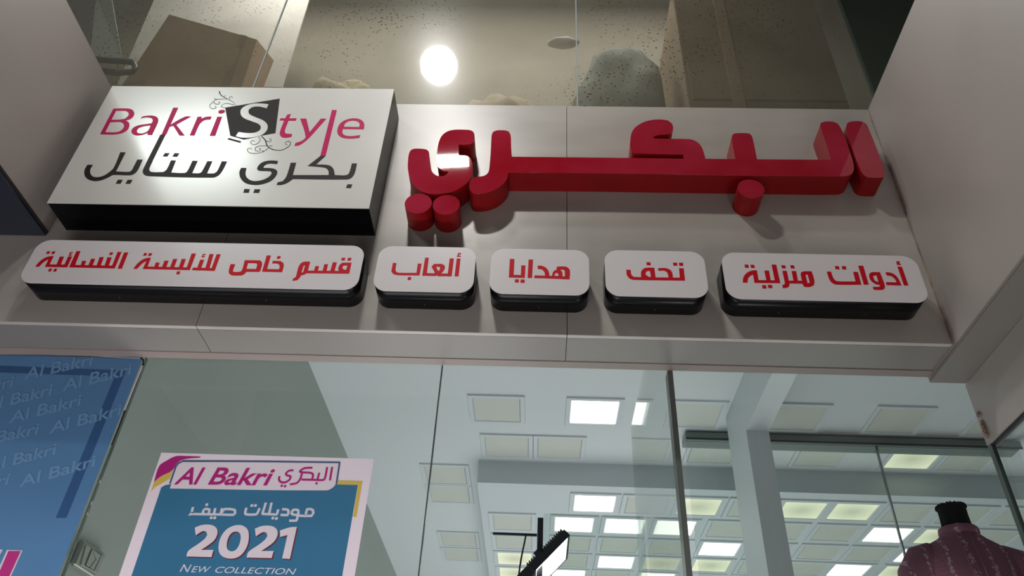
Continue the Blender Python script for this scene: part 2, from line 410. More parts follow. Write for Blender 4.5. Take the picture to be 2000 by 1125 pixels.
# right return with its soffit and the jamb under it
rr = struct(box('wall_right', (XR, .35, 1.642), (1.66, FY+.23, ZT+.0), M['clad_side']))
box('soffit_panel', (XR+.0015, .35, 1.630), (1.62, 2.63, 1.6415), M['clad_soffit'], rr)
box('edge_bead', (XR-.001, .35, 1.634), (XR+.002, 2.62, 1.6425), M['lip'], rr)
rj = struct(box('trim_2', (1.62, .35, 1.374), (1.66, 2.64, 1.629), M['clad_side']))
# crack line of the right corner filled with sealant
pts = [Vector((XR-.001+random.uniform(-.0012, .0012), FY-.0005, z)) for z in [ZB+i*.05 for i in range(27)] if z < ZT]
tag(tube('sealant_bead', pts, [random.uniform(.002, .004) for _ in pts], M['sealant'], rr, 6))

# torn foam at the jamb's lower corner
c = at((1921, 803), 2.60)
bm = bmesh.new()
for i in range(9):
    r = bmesh.ops.create_icosphere(bm, subdivisions=2, radius=1)
    cx_, cz_ = c.x-.006+random.uniform(-.008, .012), 1.50-i*.012
    for v in r['verts']:
        s = random.uniform(.7, 1.2); v.co = Vector((cx_+v.co.x*.010*s, 2.615+v.co.y*.010*s, cz_+v.co.z*.012*s))
me = bpy.data.meshes.new('m'); bm.to_mesh(me); bm.free()
tag(link('sealant_lump', me, M['sealant']), 'torn brown lump of old sealant at the glass corner under the right jamb', 'sealant')

# ------------------------------------------------------------------ shop glass
gf = bpy.data.objects.new('window_1', None); COL.objects.link(gf); gf.location = (0, GY, 0); struct(gf)
ZL = -1.6
for x0, x1 in ((-3.4, -1.589), (-1.584, -.3965), (-.3925, .492), (.502, 1.626)):
    box('pane', (x0, GY, ZL), (x1, GY+.010, ZB+.01), M['glass'], gf)
for xs in (-1.5865, -.3945):
    box('pane_seam', (xs-.0024, GY-.0015, ZL), (xs+.0024, GY+.0115, ZB), M['edge'], gf)
box('seam_profile', (.487, GY-.004, ZL), (.507, GY+.05, ZB), mat('grey_profile', (98, 104, 98), .4), gf)
gs = bpy.data.objects.new('window_2', None); COL.objects.link(gs); gs.location = (1.63, 1.5, 0); struct(gs)
box('pane', (1.632, .35, ZL), (1.642, 2.624, 1.373), M['glass'], gs)
box('corner_bead', (1.625, 2.622, ZL), (1.640, 2.646, 1.55), M['edge'], gs)
box('pane_edge', (1.628, .35, 1.366), (1.646, 2.62, 1.3735), M['dark'], gs)
# inner fin glass behind the seam profile
fz = atx((1257, 727), .497).z; fy = atx((1235, 857), .497).y
fg = tag(box('glass_fin', (.492, GY+.055, ZL), (.502, min(fy, 5), fz), M['glass2']), 'upright greenish glass fin running back into the shop beside the grey seam', 'glass')

# ------------------------------------------------------------------ interior shell
struct(box('floor', (-6, -6, -1.66), (7, 12.5, -1.60), M['floor']))
bx = -.178*H1
struct(box('ceiling', (-1.64, GY+.03, H1), (6, 6.09, H1+.05), M['ceil']))
struct(box('ceiling_1', (-1.64, 6.09, H1), (bx, 12, H1+.05), M['ceil']))
low = struct(box('ceiling_2', (bx, 6.09, H2), (6, 12, H1+.04), M['ceil_low']))
struct(box('wall_left_1', (-1.72, GY+.03, -1.6), (-1.63, 12, H1), M['wallin']))
struct(box('wall_back', (-1.7, 12, -1.6), (6.1, 12.1, H1+.05), M['wallw']))
struct(box('wall_right_1', (6, GY, -1.6), (6.1, 12, H1+.05), M['wallw']))
# column and the beam running from it to the front
zb = 2.55; k0 = atz((1457, 840), zb); k1 = atz((1502, 840), zb); xc, yc, xc2 = k0.x, k0.y, k1.x
yb = atx((1460, 1120), xc).y
cl = bpy.data.objects.new('trim_3', None); COL.objects.link(cl); cl.location = (xc, yc, -1.6); struct(cl)
box('column_shaft', (xc, yc, -1.6), (xc2, yb, zb), M['colw'], cl)
box('beam_casing', (xc, GY+.03, zb), (xc2, yb, H1), M['colw'], cl)

# ------------------------------------------------------------------ ceiling light panels
def panel_mesh(s_out, s_in, t):
    bm = bmesh.new()
    def ring(a, z): return [bm.verts.new((sx*a, sy_*a, z)) for sx, sy_ in ((-1, -1), (1, -1), (1, 1), (-1, 1))]
    a, b, c_, d = ring(s_out/2, 0), ring(s_out/2-.003, -t), ring(s_in/2+.010, -t), ring(s_in/2, -.001)
    for r0, r1 in ((a, b), (b, c_), (c_, d)):
        for i in range(4): bm.faces.new([r0[i], r0[(i+1) % 4], r1[(i+1) % 4], r1[i]])
    bmesh.ops.recalc_face_normals(bm, faces=bm.faces[:])
    me = bpy.data.meshes.new('frame'); bm.to_mesh(me); bm.free(); me.materials.append(M['frame']); return me
def diff_mesh(s, m):
    bm = bmesh.new(); bmesh.ops.create_cube(bm, size=1)
    for v in bm.verts: v.co = Vector((v.co.x*s, v.co.y*s, v.co.z*.006-.006))
    me = bpy.data.meshes.new('diffuser'); bm.to_mesh(me); bm.free(); me.materials.append(m); return me
MESH = {}
for key, h in (('F', H1), ('B', H2)):
    si = (.116 if key == 'F' else .122)*h; so = (.146 if key == 'F' else .158)*h
    MESH[key] = (panel_mesh(so, si, .014), {s: diff_mesh(si+.002, M[n]) for s, n in (('D', 'unlit'), ('L', 'lit'), ('Y', 'lity'))}, si)
ORD = ['first', 'second', 'third', 'fourth', 'fifth', 'sixth', 'seventh', 'eighth', 'ninth', 'tenth', 'eleventh', 'twelfth']
def ceil_panel(key, x, y, st, where):
    h = H1 if key == 'F' else H2; fr, df, si = MESH[key]
    t = empty('ceiling_panel_light', (x*h+si/2, y*h+si/2, h), ({'D': 'unlit', 'L': 'bright white lit', 'Y': 'yellowish lit'}[st])+' ceiling panel '+where, 'ceiling light', 'square light panels in the shop ceiling')
    for n, me in (('frame', fr), ('diffuser', df[st])):
        o = bpy.data.objects.new(n, me); COL.objects.link(o); o.parent = t
for i, (x, st) in enumerate(((-.173, 'D'), (.077, 'L'), (.335, 'D'), (.590, 'D'), (.842, 'D'), (1.095, 'D'))):
    ceil_panel('F', x, 1.738, st, 'in the row nearest the glass, '+ORD[i]+' from left')
for i, (x, st) in enumerate(((-.152, 'D'), (-.006, 'D'), (.415, 'D'), (.71, 'D'), (.960, 'Y'), (1.106, 'D'))):
    ceil_panel('F', x, 1.947, st, 'in the second row from the glass, '+ORD[i]+' from left')
for i, (x, y) in enumerate(((-.340, 2.145), (-.340, 2.286), (-.340, 2.679), (-.342, 2.832))):
    ceil_panel('F', x, y, 'D', 'left of the lowered ceiling, '+ORD[i]+' from the glass')
rows = [
 (2.320, [(.112, 'L'), (.275, 'D'), (.438, 'Y'), (.600, 'D'), (.757, 'Y'), (.913, 'Y'), (1.08, 'D'), (1.25, 'D'), (1.42, 'D')]),
 (2.500, [(-.150, 'D'), (.055, 'L'), (.222, 'L'), (.388, 'L'), (.565, 'D'), (.74, 'D'), (.913, 'D'), (1.083, 'L'), (1.25, 'Y'), (1.42, 'D')]),
 (2.682, [(-.148, 'D'), (.055, 'D'), (.222, 'D'), (.395, 'D'), (.570, 'L'), (.742, 'D'), (.913, 'D'), (1.08, 'D'), (1.25, 'L'), (1.42, 'D')]),
 (2.853, [(-.148, 'Y'), (.055, 'D'), (.224, 'L'), (.395, 'D'), (.572, 'Y'), (.742, 'D'), (.913, 'D'), (1.068, 'L'), (1.25, 'Y'), (1.42, 'D')]),
 (3.018, [(-.146, 'Y'), (.055, 'L'), (.222, 'D'), (.395, 'L'), (.570, 'D'), (.742, 'L'), (.913, 'D'), (1.08, 'D'), (1.25, 'L')]),
 (3.19, [(-.146, 'D'), (.055, 'D'), (.222, 'L'), (.395, 'D'), (.570, 'L'), (.742, 'D'), (.913, 'L'), (1.08, 'D')])]
for r, (y, L_) in enumerate(rows):
    for i, (x, st) in enumerate(L_):
        ceil_panel('B', x, y, st, 'in the '+ORD[r]+' lowered row, '+ORD[i]+' from left')

# ------------------------------------------------------------------ inner glass partition with rail (behind the column)
py_ = yb+.25
a = at((1337, 856), py_); b_ = at((1940, 884), py_)
gp = empty('glass_partition', (a.x, py_, -1.6), 'glass partition with a dark-edged top rail behind the white column', 'glass partition')
zr = a.z
box('top_rail', (a.x, py_-.05, zr-.02), (3.6, py_+.12, zr+.03), mat('grey_rail', (112, 124, 120), .4), gp)
box('rail_gasket', (a.x, py_-.056, zr-.034), (3.6, py_-.045, zr-.02), M['dark'], gp)
xs = at((1716, 890), py_).x
box('pane', (a.x, py_, -1.6), (xs-.003, py_+.01, zr-.02), M['glass2'], gp)
box('pane', (xs+.003, py_, -1.6), (3.6, py_+.01, zr-.02), M['glass2'], gp)
box('pane_joint', (xs-.006, py_-.006, -1.6), (xs+.006, py_+.014, zr-.02), M['steel'], gp)

# ------------------------------------------------------------------ floodlight on its post, and the pane behind it
G = T(920, 980, 6.667)
fy0 = 3.22
pl = at(G(905, 210), fy0); pr_ = at(G(900, 740), fy0)
pane_l = at(G(945, 140), fy0+.33)
gp2 = tag(box('glass_screen', (pane_l.x, fy0+.33, -1.6), (.485, fy0+.338, pane_l.z), M['glass2']), 'low greenish glass screen behind the black floodlight post', 'glass')
fl = empty('floodlight', (pl.x, fy0, pl.z), 'black finned LED floodlight tilted on a flat black post inside the window', 'floodlight')
xm = pl.x
box('post', (xm-.012, fy0-.004, -1.6), (xm+.012, fy0+.004, pl.z), M['dark'], fl, .001)
h1 = at(G(285, 415), fy0); h2 = at(G(860, 435), fy0)
hexa('cross_bar', [(h1.x, fy0-.004, h1.z-.005), (h2.x, fy0-.004, h2.z-.005), (h2.x, fy0+.004, h2.z-.005), (h1.x, fy0+.004, h1.z-.005),
                   (h1.x, fy0-.004, h1.z+.005), (h2.x, fy0-.004, h2.z+.005), (h2.x, fy0+.004, h2.z+.005), (h1.x, fy0+.004, h1.z+.005)], M['dark'], fl)
ca = [at(G(*p), fy0-.01) for p in ((715, 435), (690, 560), (660, 700), (635, 850), (620, 980), (612, 1120), (610, 1400))]
tube('cable', ca, .0035, M['dark'], fl)
bo = at(G(900, 705), fy0-.02); tube('bolt', [bo+Vector((0, -.012, 0)), bo+Vector((0, .02, 0))], .011, M['steel'], fl, 12)
# head: long axis u (up right), depth axis y, normal n (down right)
D0 = at(G(842, 880), fy0-.03); A0 = at(G(1255, 460), fy0-.03)
u = (A0-D0); Lu = u.length; u.normalize(); v_ = Vector((0, 1, 0)); n_ = u.cross(v_)
if n_.z > 0: n_ = -n_
def FP(s, t, q): return D0+u*s+v_*t+n_*q
def fbox(nm, s0, s1, t0, t1, q0, q1, m):
    return hexa(nm, [FP(s0, t0, q0), FP(s1, t0, q0), FP(s1, t1, q0), FP(s0, t1, q0), FP(s0, t0, q1), FP(s1, t0, q1), FP(s1, t1, q1), FP(s0, t1, q1)], m, fl)
Lv = .27
fbox('housing', -.012, Lu+.012, -.008, Lv+.008, -.030, -.003, M['dark'])
for s0, s1, t0, t1 in ((-.012, 0, -.008, Lv+.008), (Lu, Lu+.012, -.008, Lv+.008), (0, Lu, -.008, 0), (0, Lu, Lv, Lv+.008)):
    fbox('bezel', s0, s1, t0, t1, -.004, .003, M['dark'])
fbox('lamp_face', 0, Lu, 0, Lv, -.003, 0, M['floodface'])
nf = 17
for i in range(nf):
    s = -.008+(Lu+.010)*i/(nf-1); fbox('cooling_fin', s, s+.004, 0, Lv, -.044, -.030, M['dark'])
fbox('driver_box', -.075, -.012, .02, Lv-.03, -.040, .004, M['dark'])
fbox('bracket', Lu*.25-.01, Lu*.25+.012, -.012, -.007, -.05, -.01, M['dark'])

# ------------------------------------------------------------------ mannequin
mx_ = at((1872, 1040), 2.98)
mq = empty('mannequin', (mx_.x, 2.98, -1.6), 'headless mannequin with black neck cap in a pink embroidered blouse', 'mannequin')
def lathe(name, prof, m, parent, cx, cyy, seg=32, sub=False, wob=0):
    bm = bmesh.new(); rings = []
    for z, rx, ry in prof:
        rings.append([bm.verts.new((cx+rx*math.cos(t)*(1+wob*math.sin(t*9)), cyy+ry*math.sin(t)*(1+wob*math.sin(t*9)), z)) for t in [k*2*math.pi/seg for k in range(seg)]])
    for i in range(len(rings)-1):
        for k in range(seg): bm.faces.new([rings[i][k], rings[i][(k+1) % seg], rings[i+1][(k+1) % seg], rings[i+1][k]])
    bm.faces.new(rings[0][::-1]); bm.faces.new(rings[-1])
    bmesh.ops.recalc_face_normals(bm, faces=bm.faces[:])
    for f in bm.faces: f.smooth = True
    me = bpy.data.meshes.new(name); bm.to_mesh(me); bm.free(); return link(name, me, m, parent)
nz = at((1872, 1040), 2.95).z           # base of neck (collar line)
X0, Y0 = mx_.x, 2.98
body = [(nz-.80, .15, .11), (nz-.70, .165, .12), (nz-.55, .135, .10), (nz-.42, .125, .09), (nz-.30, .150, .105), (nz-.20, .175, .108), (nz-.12, .185, .092),
        (nz-.075, .178, .080), (nz-.045, .140, .072), (nz-.022, .095, .066), (nz-.005, .072, .062), (nz+.008, .066, .060)]
lathe('blouse', body, M['blouse'], mq, X0, Y0, 40)
lathe('collar', [(nz-.006, .070, .065), (nz+.004, .073, .068), (nz+.022, .070, .066), (nz+.026, .066, .062), (nz+.022, .062, .058), (nz-.004, .062, .058)], M['blouse'], mq, X0, Y0, 36, wob=.015)
for s in (-1, 1):
    sp_ = [(X0+s*.120, Y0, nz-.075), (X0+s*.165, Y0, nz-.10), (X0+s*.205, Y0-.004, nz-.16), (X0+s*.228, Y0-.01, nz-.26), (X0+s*.238, Y0-.02, nz-.38), (X0+s*.24, Y0-.035, nz-.50)]
    tube('sleeve', sp_, [.045, .060, .064, .058, .052, .050], M['blouse'], mq, 20)
for i in range(-2, 3):       # pin tucks and placket down the chest
    zz = [nz-.01-.06*j for j in range(9)]
    pt = []
    for z in zz:
        for (z0, r0x, r0y), (z1, r1x, r1y) in zip(body, body[1:]):
            if z0 <= z <= z1:
                k = (z-z0)/(z1-z0); rx, ry = r0x+(r1x-r0x)*k, r0y+(r1y-r0y)*k; xo = i*.022*min(1, rx/.10)
                pt.append((X0+xo, Y0-ry*math.sqrt(max(0, 1-(xo/rx)**2))-.0015, z)); break
    if len(pt) > 2: tube('placket' if i == 0 else 'pin_tuck', pt, .005 if i == 0 else .0025, M['blouse'], mq, 6)
nt_ = at((1870, 985), 2.95).z
lathe('neck_cap', [(nz-.01, .056, .054), (nz+.03, .053, .052), (nz+.07, .0505, .050), (nt_-.012, .051, .050), (nt_, .053, .052), (nt_+.003, .046, .046)], M['neck'], mq, X0, Y0, 54, wob=.02)
bm = bmesh.new()
for i in range(26):
    t = i*2*math.pi/26; r = bmesh.ops.create_icosphere(bm, subdivisions=1, radius=.007)
    for v in r['verts']: v.co += Vector((X0+.051*math.cos(t), Y0+.050*math.sin(t), nt_-.002+random.uniform(-.003, .004)))
me = bpy.data.meshes.new('m'); bm.to_mesh(me); bm.free(); link('neck_frill', me, M['neck'], mq)
tube('stand_pole', [(X0, Y0, -1.58), (X0, Y0, nz-.79)], .014, M['steel'], mq, 12)
lathe('stand_base', [(-1.6, .16, .16), (-1.59, .16, .16), (-1.575, .05, .05), (-1.56, .016, .016)], M['steel'], mq, X0, Y0, 28)

# ------------------------------------------------------------------ switch plate on the inner left wall
def plate(name, pts, xw, th, m, parent=None, bev=.004):
    ps = [atx(T(80, 980, 7.76)(*p), xw) for p in pts]
    bm = bmesh.new(); lo = [bm.verts.new((xw-th, p.y, p.z)) for p in ps]; hi = [bm.verts.new((xw, p.y, p.z)) for p in ps]
    bm.faces.new(lo); bm.faces.new(hi[::-1]); n = len(ps)
    for i in range(n): bm.faces.new([lo[i], lo[(i+1) % n], hi[(i+1) % n], hi[i]])
    bmesh.ops.recalc_face_normals(bm, faces=bm.faces[:])
    bmesh.ops.bevel(bm, geom=bm.edges[:], offset=bev, segments=3, affect='EDGES')
    me = bpy.data.meshes.new(name); bm.to_mesh(me); bm.free(); return link(name, me, m, parent)
XW = -1.63
ps = plate('mounting_plate', ((655, 575), (500, 960), (820, 1165), (1010, 790)), XW+.022, .021, M['switch'], None, .008)
sw = empty('light_switch', (XW+.002, 3.1, .9), 'pale green plastic light switch on the inner wall behind the glass', 'switch')
ps.parent = sw; ps.matrix_parent_inverse = sw.matrix_basis.inverted()
plate('rim', ((690, 650), (610, 960), (850, 1090), (970, 830)), XW+.027, .005, M['switch'], sw, .002)
plate('gap_line', ((770, 712), (672, 968), (812, 1045), (925, 800)), XW+.0285, .003, M['gap'], sw, .0002)
plate('rocker', ((782, 722), (690, 958), (742, 990), (828, 870)), XW+.0315, .004, M['switch'], sw, .001)
plate('rocker', ((790, 722), (838, 868), (752, 994), (806, 1030), (914, 806)), XW+.0325, .004, M['switch'], sw, .001)

# ------------------------------------------------------------------ big red letters
T3, T4, T5 = T(760, 180, 3.515), T(1160, 200, 4.168), T(1400, 200, 3.75)
LY = 2.292
def pts_of(tr, s): return [tr(*[float(v) for v in q.split(',')]) for q in s.split()]
def wall(pp, y=LY): return [(q.x, q.z) for q in (at(p, y) for p in pp)]
def letter(name, outlines, label, cat, group, parent=None):
    t = empty(name, (sum(p[0] for p in outlines[0])/len(outlines[0]), FY, sum(p[1] for p in outlines[0])/len(outlines[0])), label, cat, group)
    flat('side_wall', [outlines], LY+.002, FY-LY-.002, M['redside'], t)
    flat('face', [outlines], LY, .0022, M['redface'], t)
    return t
GR = 'raised red letters on the fascia'
o1 = (pts_of(T3, '820,553 808,598 770,640 720,672 660,692 600,696 568,690 552,664 554,620 572,594 604,581 650,574 680,552 690,500 698,400 704,295 714,272 742,262 795,262 822,270 834,295 838,370 842,443') +
      pts_of(T4, '290,452 728,458 728,424 335,413 310,402 296,372 297,300 308,245 340,200 400,163 470,143 545,139 600,146 634,172 645,208 637,240 610,256 550,262 500,272 474,291 520,294 620,296 740,297 800,303 848,328 880,368 896,412 908,459 1150,461 1122,295 1126,264 1152,251 1252,251 1278,262 1292,290 1328,463') +
      pts_of(T5, '835,420 800,300 757,175 763,150 795,140 850,141 885,155 905,182 945,270 985,390 1003,455 1003,495 984,526 930,541 400,537') + pts_of(T4, '1400,597') + pts_of(T4, '10,577'))
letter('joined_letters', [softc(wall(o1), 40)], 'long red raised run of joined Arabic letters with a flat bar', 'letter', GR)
o2 = pts_of(T3, '150,398 175,388 245,391 268,402 276,430 280,490 292,540 318,568 350,577 385,570 410,545 372,540 342,518 329,480 331,400 344,335 372,288 425,261 530,258 570,266 586,292 582,335 562,355 520,360 478,360 478,434 530,438 558,454 572,490 568,560 540,615 480,662 400,690 320,697 240,688 182,650 146,600 129,530 130,460 138,418')
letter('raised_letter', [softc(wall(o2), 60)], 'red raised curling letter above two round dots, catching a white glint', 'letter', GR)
o3 = pts_of(T5, '950,172 962,148 1000,138 1060,140 1092,156 1112,190 1172,340 1222,480 1231,515 1222,545 1190,552 1112,548 1082,536 1055,500 1008,380 952,205')
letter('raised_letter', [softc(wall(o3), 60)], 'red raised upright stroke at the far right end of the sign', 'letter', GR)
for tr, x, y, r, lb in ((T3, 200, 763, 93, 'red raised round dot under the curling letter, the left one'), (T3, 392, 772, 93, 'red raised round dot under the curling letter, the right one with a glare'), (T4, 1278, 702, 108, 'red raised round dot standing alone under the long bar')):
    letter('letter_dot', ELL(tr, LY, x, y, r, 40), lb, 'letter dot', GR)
for ob in COL.objects:
    if ob.name.startswith('side_wall'):
        for f in ob.data.polygons: f.use_smooth = False

# ------------------------------------------------------------------ Bakri Style light box
T1, T2 = T(150, 150, 4.5), T(400, 160, 3.515)
BY = 2.236
bl, br_, tl, tr_ = at((93.5, 396), BY), at((721, 406.5), BY), at((218, 168), BY), at((769, 174), BY)
x0, x1, z0, z1 = (bl.x+tl.x)/2, (br_.x+tr_.x)/2, (bl.z+br_.z)/2, (tl.z+tr_.z)/2
lb = empty('light_box_sign', ((x0+x1)/2, FY, z0), 'large white rectangular light box with black sides and pink and charcoal lettering', 'sign')
box('box_body', (x0, BY+.004, z0), (x1, FY-.0005, z1), M['black'], lb, .001)
box('face_panel', (x0-.0008, BY, z0-.0008), (x1+.0008, BY+.004, z1+.0008), M['ivory'], lb, .0006)
e = .0006; y1 = BY-e
prints('pink_letter', PX(T1, BY, '''205,505 322,280 430,278 480,286 504,312 500,345 472,372 432,384 458,402 462,432 445,468 400,495 340,507 280,508|345,300 305,378 370,377 420,370 450,345 455,320 430,302|295,400 250,487 340,488 385,475 412,445 410,415 380,398
560,372 575,350 620,342 670,342 705,355 716,380 710,410 662,512 620,512 624,494 572,512 520,515 488,500 480,475 500,445 550,425 620,415 657,410 668,385 655,365 620,358 580,362|648,428 590,435 545,450 528,475 540,495 580,497 622,478 640,450
745,508 848,272 892,272 787,508
830,418 955,350 1005,350 875,422 950,517 902,517 848,432 818,440
992,516 1062,352 1100,350 1094,368 1140,352 1185,350 1175,376 1130,380 1090,405 1068,440 1035,517
1167,520 1235,352 1278,352 1217,520''') + [ELR(T1, BY, 1273, 307, 29, 17)] + PX(T2, BY, '''520,250 552,250 565,226 592,220 580,250 632,250 625,267 575,267 550,335 555,355 600,358 595,378 560,384 530,380 515,360 518,335 545,266 513,265
655,252 697,252 720,345 797,252 835,253 740,360 700,400 650,435 615,440 622,420 665,405 692,378
873,193 907,194 830,508 793,508
1092,326 948,324 945,350 965,368 1010,372 1068,365 1062,385 1000,390 940,382 912,355 912,320 930,285 970,260 1030,250 1075,262 1095,290|955,308 1060,310 1062,285 1035,268 990,270 965,285'''), y1, e, M['pink'], lb, 'magenta italic letter')
prints('charcoal_letter', PX(T1, BY, '''735,508 585,810 580,842 600,866 650,875 1190,887 1238,873 1275,835 1322,745 1275,743 1232,832 1205,850 1145,850 1192,743 1147,742 1098,835 1075,848 1015,847 1063,740 1017,738 970,832 945,846 830,842 872,736 828,734 790,815 760,838 665,838 640,825 642,795 782,508
775,670 817,672 795,702 755,700
860,671 903,674 882,704 840,702
95,773 143,775 120,812 120,850 145,878 190,882 240,868 290,835 325,800 383,663 430,665 345,832 455,836 480,825 500,790 532,728 580,728 540,815 510,850 470,866 320,863 290,878 230,905 170,917 115,908 80,885 66,850 72,810
362,905 404,906 385,940 342,940
448,906 491,907 470,941 427,940''') + PX(T2, BY, '''795,508 828,510 765,567 850,572 882,596 893,640 965,641 988,630 1010,560 1045,560 1030,625 1008,658 975,670 605,667 570,692 530,707 493,708 500,690 535,682 560,650 590,555 628,555 605,640 850,640 848,610 825,590 705,578
980,703 1013,704 1003,730 968,728
250,590 287,592 280,630 292,660 330,680 390,675 440,652 460,628 452,614 420,612 372,610 358,598 368,575 400,550 450,540 503,543 497,565 440,562 412,574 402,590 470,595 497,612 490,645 455,680 400,702 340,708 280,695 245,660 237,620
272,735 310,737 302,762 264,761
342,737 382,738 372,763 333,762'''), y1, e, M['char'], lb, 'charcoal Arabic letter shape')
prints('emblem', PX(T2, BY, '''140,177 515,115 485,352 385,370 270,397 175,370
165,385 250,408 245,419 155,395''', False), y1, e, M['char'], lb, 'charcoal skewed flag shape')
flat('emblem_letter', PX(T2, BY, '''438,155 425,182 370,170 325,175 300,195 305,220 340,240 400,265 430,295 425,335 385,368 320,383 260,384 212,374 232,345 290,352 340,350 375,335 385,312 370,290 320,270 270,250 248,225 250,190 285,163 340,150 400,150'''), y1-e, e, M['ivory'], lb)['label'] = 'white letter S'
prints('tendril', RB(T2, BY, '''100,65 110,90 150,115 190,135 215,162
390,375 415,400 430,440 470,465 530,468 580,440 588,415 570,408 553,418 560,432 568,428''', 7, True) + RB(T2, BY, '''150,118 90,120 65,130 70,150 95,152 103,140 92,137
60,135 35,160 45,182 70,183 78,172 68,168
172,118 170,105 185,101 190,112
200,158 150,148 120,158 115,172 140,178
64,112 72,118 86,120
130,104 145,92
418,402 435,410 452,408 453,393 440,393
370,378 380,400 360,425 330,430 315,415 328,402 342,410
425,440 380,440 348,452 350,472 375,474 382,460 370,455
440,450 400,480 340,492 300,482 295,460 312,455 322,463
392,470 405,482
440,440 465,440''', 3.4), y1-.0001, e, M['char'], lb, 'thin curling tendril')

# ------------------------------------------------------------------ small rounded sign boxes
WY = 2.288
T6, T7 = T(30, 450, 5.405), T(380, 450, 5.405)
T8, T9, T10, T11, T12 = T(720, 460, 6.617), T(930, 460, 6.617), T(1160, 460, 6.617), T(1390, 470, 6.617), T(1600, 470, 6.617)
def sbox(L, R, Tp, Bt, label, shapes):
    x0, x1, z1, z0 = at(L, WY).x, at(R, WY).x, at(Tp, WY).z, at(Bt, WY).z
    t = empty('rounded_sign', ((x0+x1)/2, FY, z0), label, 'sign', 'small white rounded signs below the letters')
    flat('box_body', [[rrect(x0, x1, z0, z1, .052)]], WY+.004, FY-WY-.0045, M['black'], t)
    flat('face_panel', [[rrect(x0-.0008, x1+.0008, z0-.0008, z1+.0008, .053)]], WY, .004, M['white'], t)
    prints('letter', shapes, WY-.0006, .0006, M['print_red'], t, 'red Arabic letter shape')
    for xs in (x0+.28*(x1-x0), x0+.72*(x1-x0)):
        if x1-x0 < .5: xs = (x0+x1)/2
        tube('screw', [(xs, FY-.03, z0-.0012), (xs, FY-.03, z0+.002)], .0022, M['steel'], t, 8)
        if x1-x0 < .5: break
    return t
W6 = lambda s: PX(T6, WY, s, True, 30)
s1 = PX(T6, WY, '''210,383 245,340 295,300 345,278 405,270 395,292 350,385 312,385 350,305 300,335 250,384
312,385 545,390 553,362 330,360
470,277 515,278 475,375 430,373
558,275 600,276 548,390 505,388
645,220 688,220 622,391 567,390
567,390 1050,402 1058,373 580,365
705,322 748,323 728,378 690,375
800,300 843,302 812,380 768,378
890,283 935,283 897,382 855,380
972,285 1018,287 980,388 938,386
1000,233 1035,234 1022,260 988,258
1080,228 1122,229 1050,402 1010,400
1148,233 1193,234 1125,405 1080,404
338,222 370,222 357,248 322,247
392,222 425,222 410,250 376,248
358,405 390,405 377,433 344,433
412,405 443,406 430,435 397,435
562,256 600,257 597,266 560,267
578,230 610,230 606,240 588,242 583,257 570,257
1245,405 1290,350 1345,308 1400,290 1432,290 1385,408 1345,407 1385,322 1340,350 1285,406
1345,407 1842,420 1850,392 1360,382
1482,340 1524,341 1505,396 1465,394
1575,320 1618,321 1590,398 1545,396
1667,302 1710,303 1672,402 1630,400
1757,302 1800,303 1765,405 1722,403
1862,245 1907,246 1842,420 1800,418
1362,240 1393,241 1380,268 1347,267
1412,241 1446,242 1432,270 1398,269
1708,433 1742,434 1732,465 1697,463''', True, 30)
s1 += PX(T7, WY, '''-28,420 212,427 225,400 -15,393
60,310 103,311 60,424 18,422
158,250 202,251 150,426 108,424
233,252 277,253 212,428 170,427
75,274 112,274 108,283 72,284
88,250 120,250 116,259 98,261 95,275 80,275
380,357 430,358 405,425 412,440 455,440 490,435 505,410 530,315 690,317 712,335 712,365 694,430 680,438 548,437 525,462 495,476 400,475 370,462 360,435|565,345 548,407 650,408 663,358 650,347
762,265 806,266 758,437 712,436
712,436 925,441 930,412 740,408
825,322 905,323 938,345 942,375 925,441 885,440 898,385 893,360 870,350 820,349
875,272 910,272 903,300 867,300
1070,490 1100,380 1125,345 1160,331 1221,331 1190,440 1165,465 1125,475 1110,500 1085,525 1033,534 1040,508 1057,501|1152,372 1128,445 1145,445 1168,370
1180,452 1632,457 1640,430 1190,425
1275,378 1315,379 1298,438 1260,436
1370,358 1410,358 1390,438 1350,436
1460,338 1503,339 1475,440 1430,438
1632,457 1560,452 1525,432 1517,405 1530,365 1560,342 1658,341|1615,370 1575,372 1560,388 1566,408 1598,420
1555,290 1592,290 1585,317 1547,317
1620,291 1658,291 1650,319 1612,319''', True, 30)
sbox(T6(150, 300), T7(1757, 400), T7(900, 148), T7(900, 607), 'longest white rounded sign, bottom left under the light box, red Arabic words', s1)
s2 = PX(T8, WY, '''313,355 360,357 348,440 355,468 385,482 618,484 635,364 684,365 658,515 375,512 320,500 293,465
507,537 550,538 547,575 502,575
730,287 778,288 748,520 692,519
692,519 870,522 862,490 720,486
812,405 845,368 940,367 980,385 988,415 970,455 935,492 1035,492 1030,526 900,526 880,515 865,522 830,522 850,490 850,470|872,403 880,420 890,445 905,463 925,425 915,405
1048,297 1102,298 1073,528 1018,527
1138,298 1188,299 1162,528 1110,527
1140,262 1192,262 1190,276 1138,274
1155,228 1195,226 1193,241 1170,245 1165,264 1148,264''', True, 30)
sbox(T8(95, 430), T8(1367, 465), T8(770, 148), T8(700, 720), 'small white rounded sign directly under the two red dots', s2)
s3 = PX(T9, WY, '''436,303 495,304 485,510 577,512 583,387 637,388 628,548 422,542
502,566 552,567 550,608 499,606
575,569 628,570 626,612 572,610
678,311 735,312 722,549 665,548
795,390 850,393 905,420 938,470 950,554 748,549 755,515 890,520 882,475 855,440 795,430
900,554 1205,567 1207,532 900,520
1042,403 1150,402 1195,425 1212,465 1207,567 1145,565 1145,465 1135,443 1073,440 1040,443
975,557 985,500 1000,465 1045,442 1090,445 1112,475 1115,530 1110,562|1013,523 1065,524 1060,490 1035,482 1013,500''', True, 40)
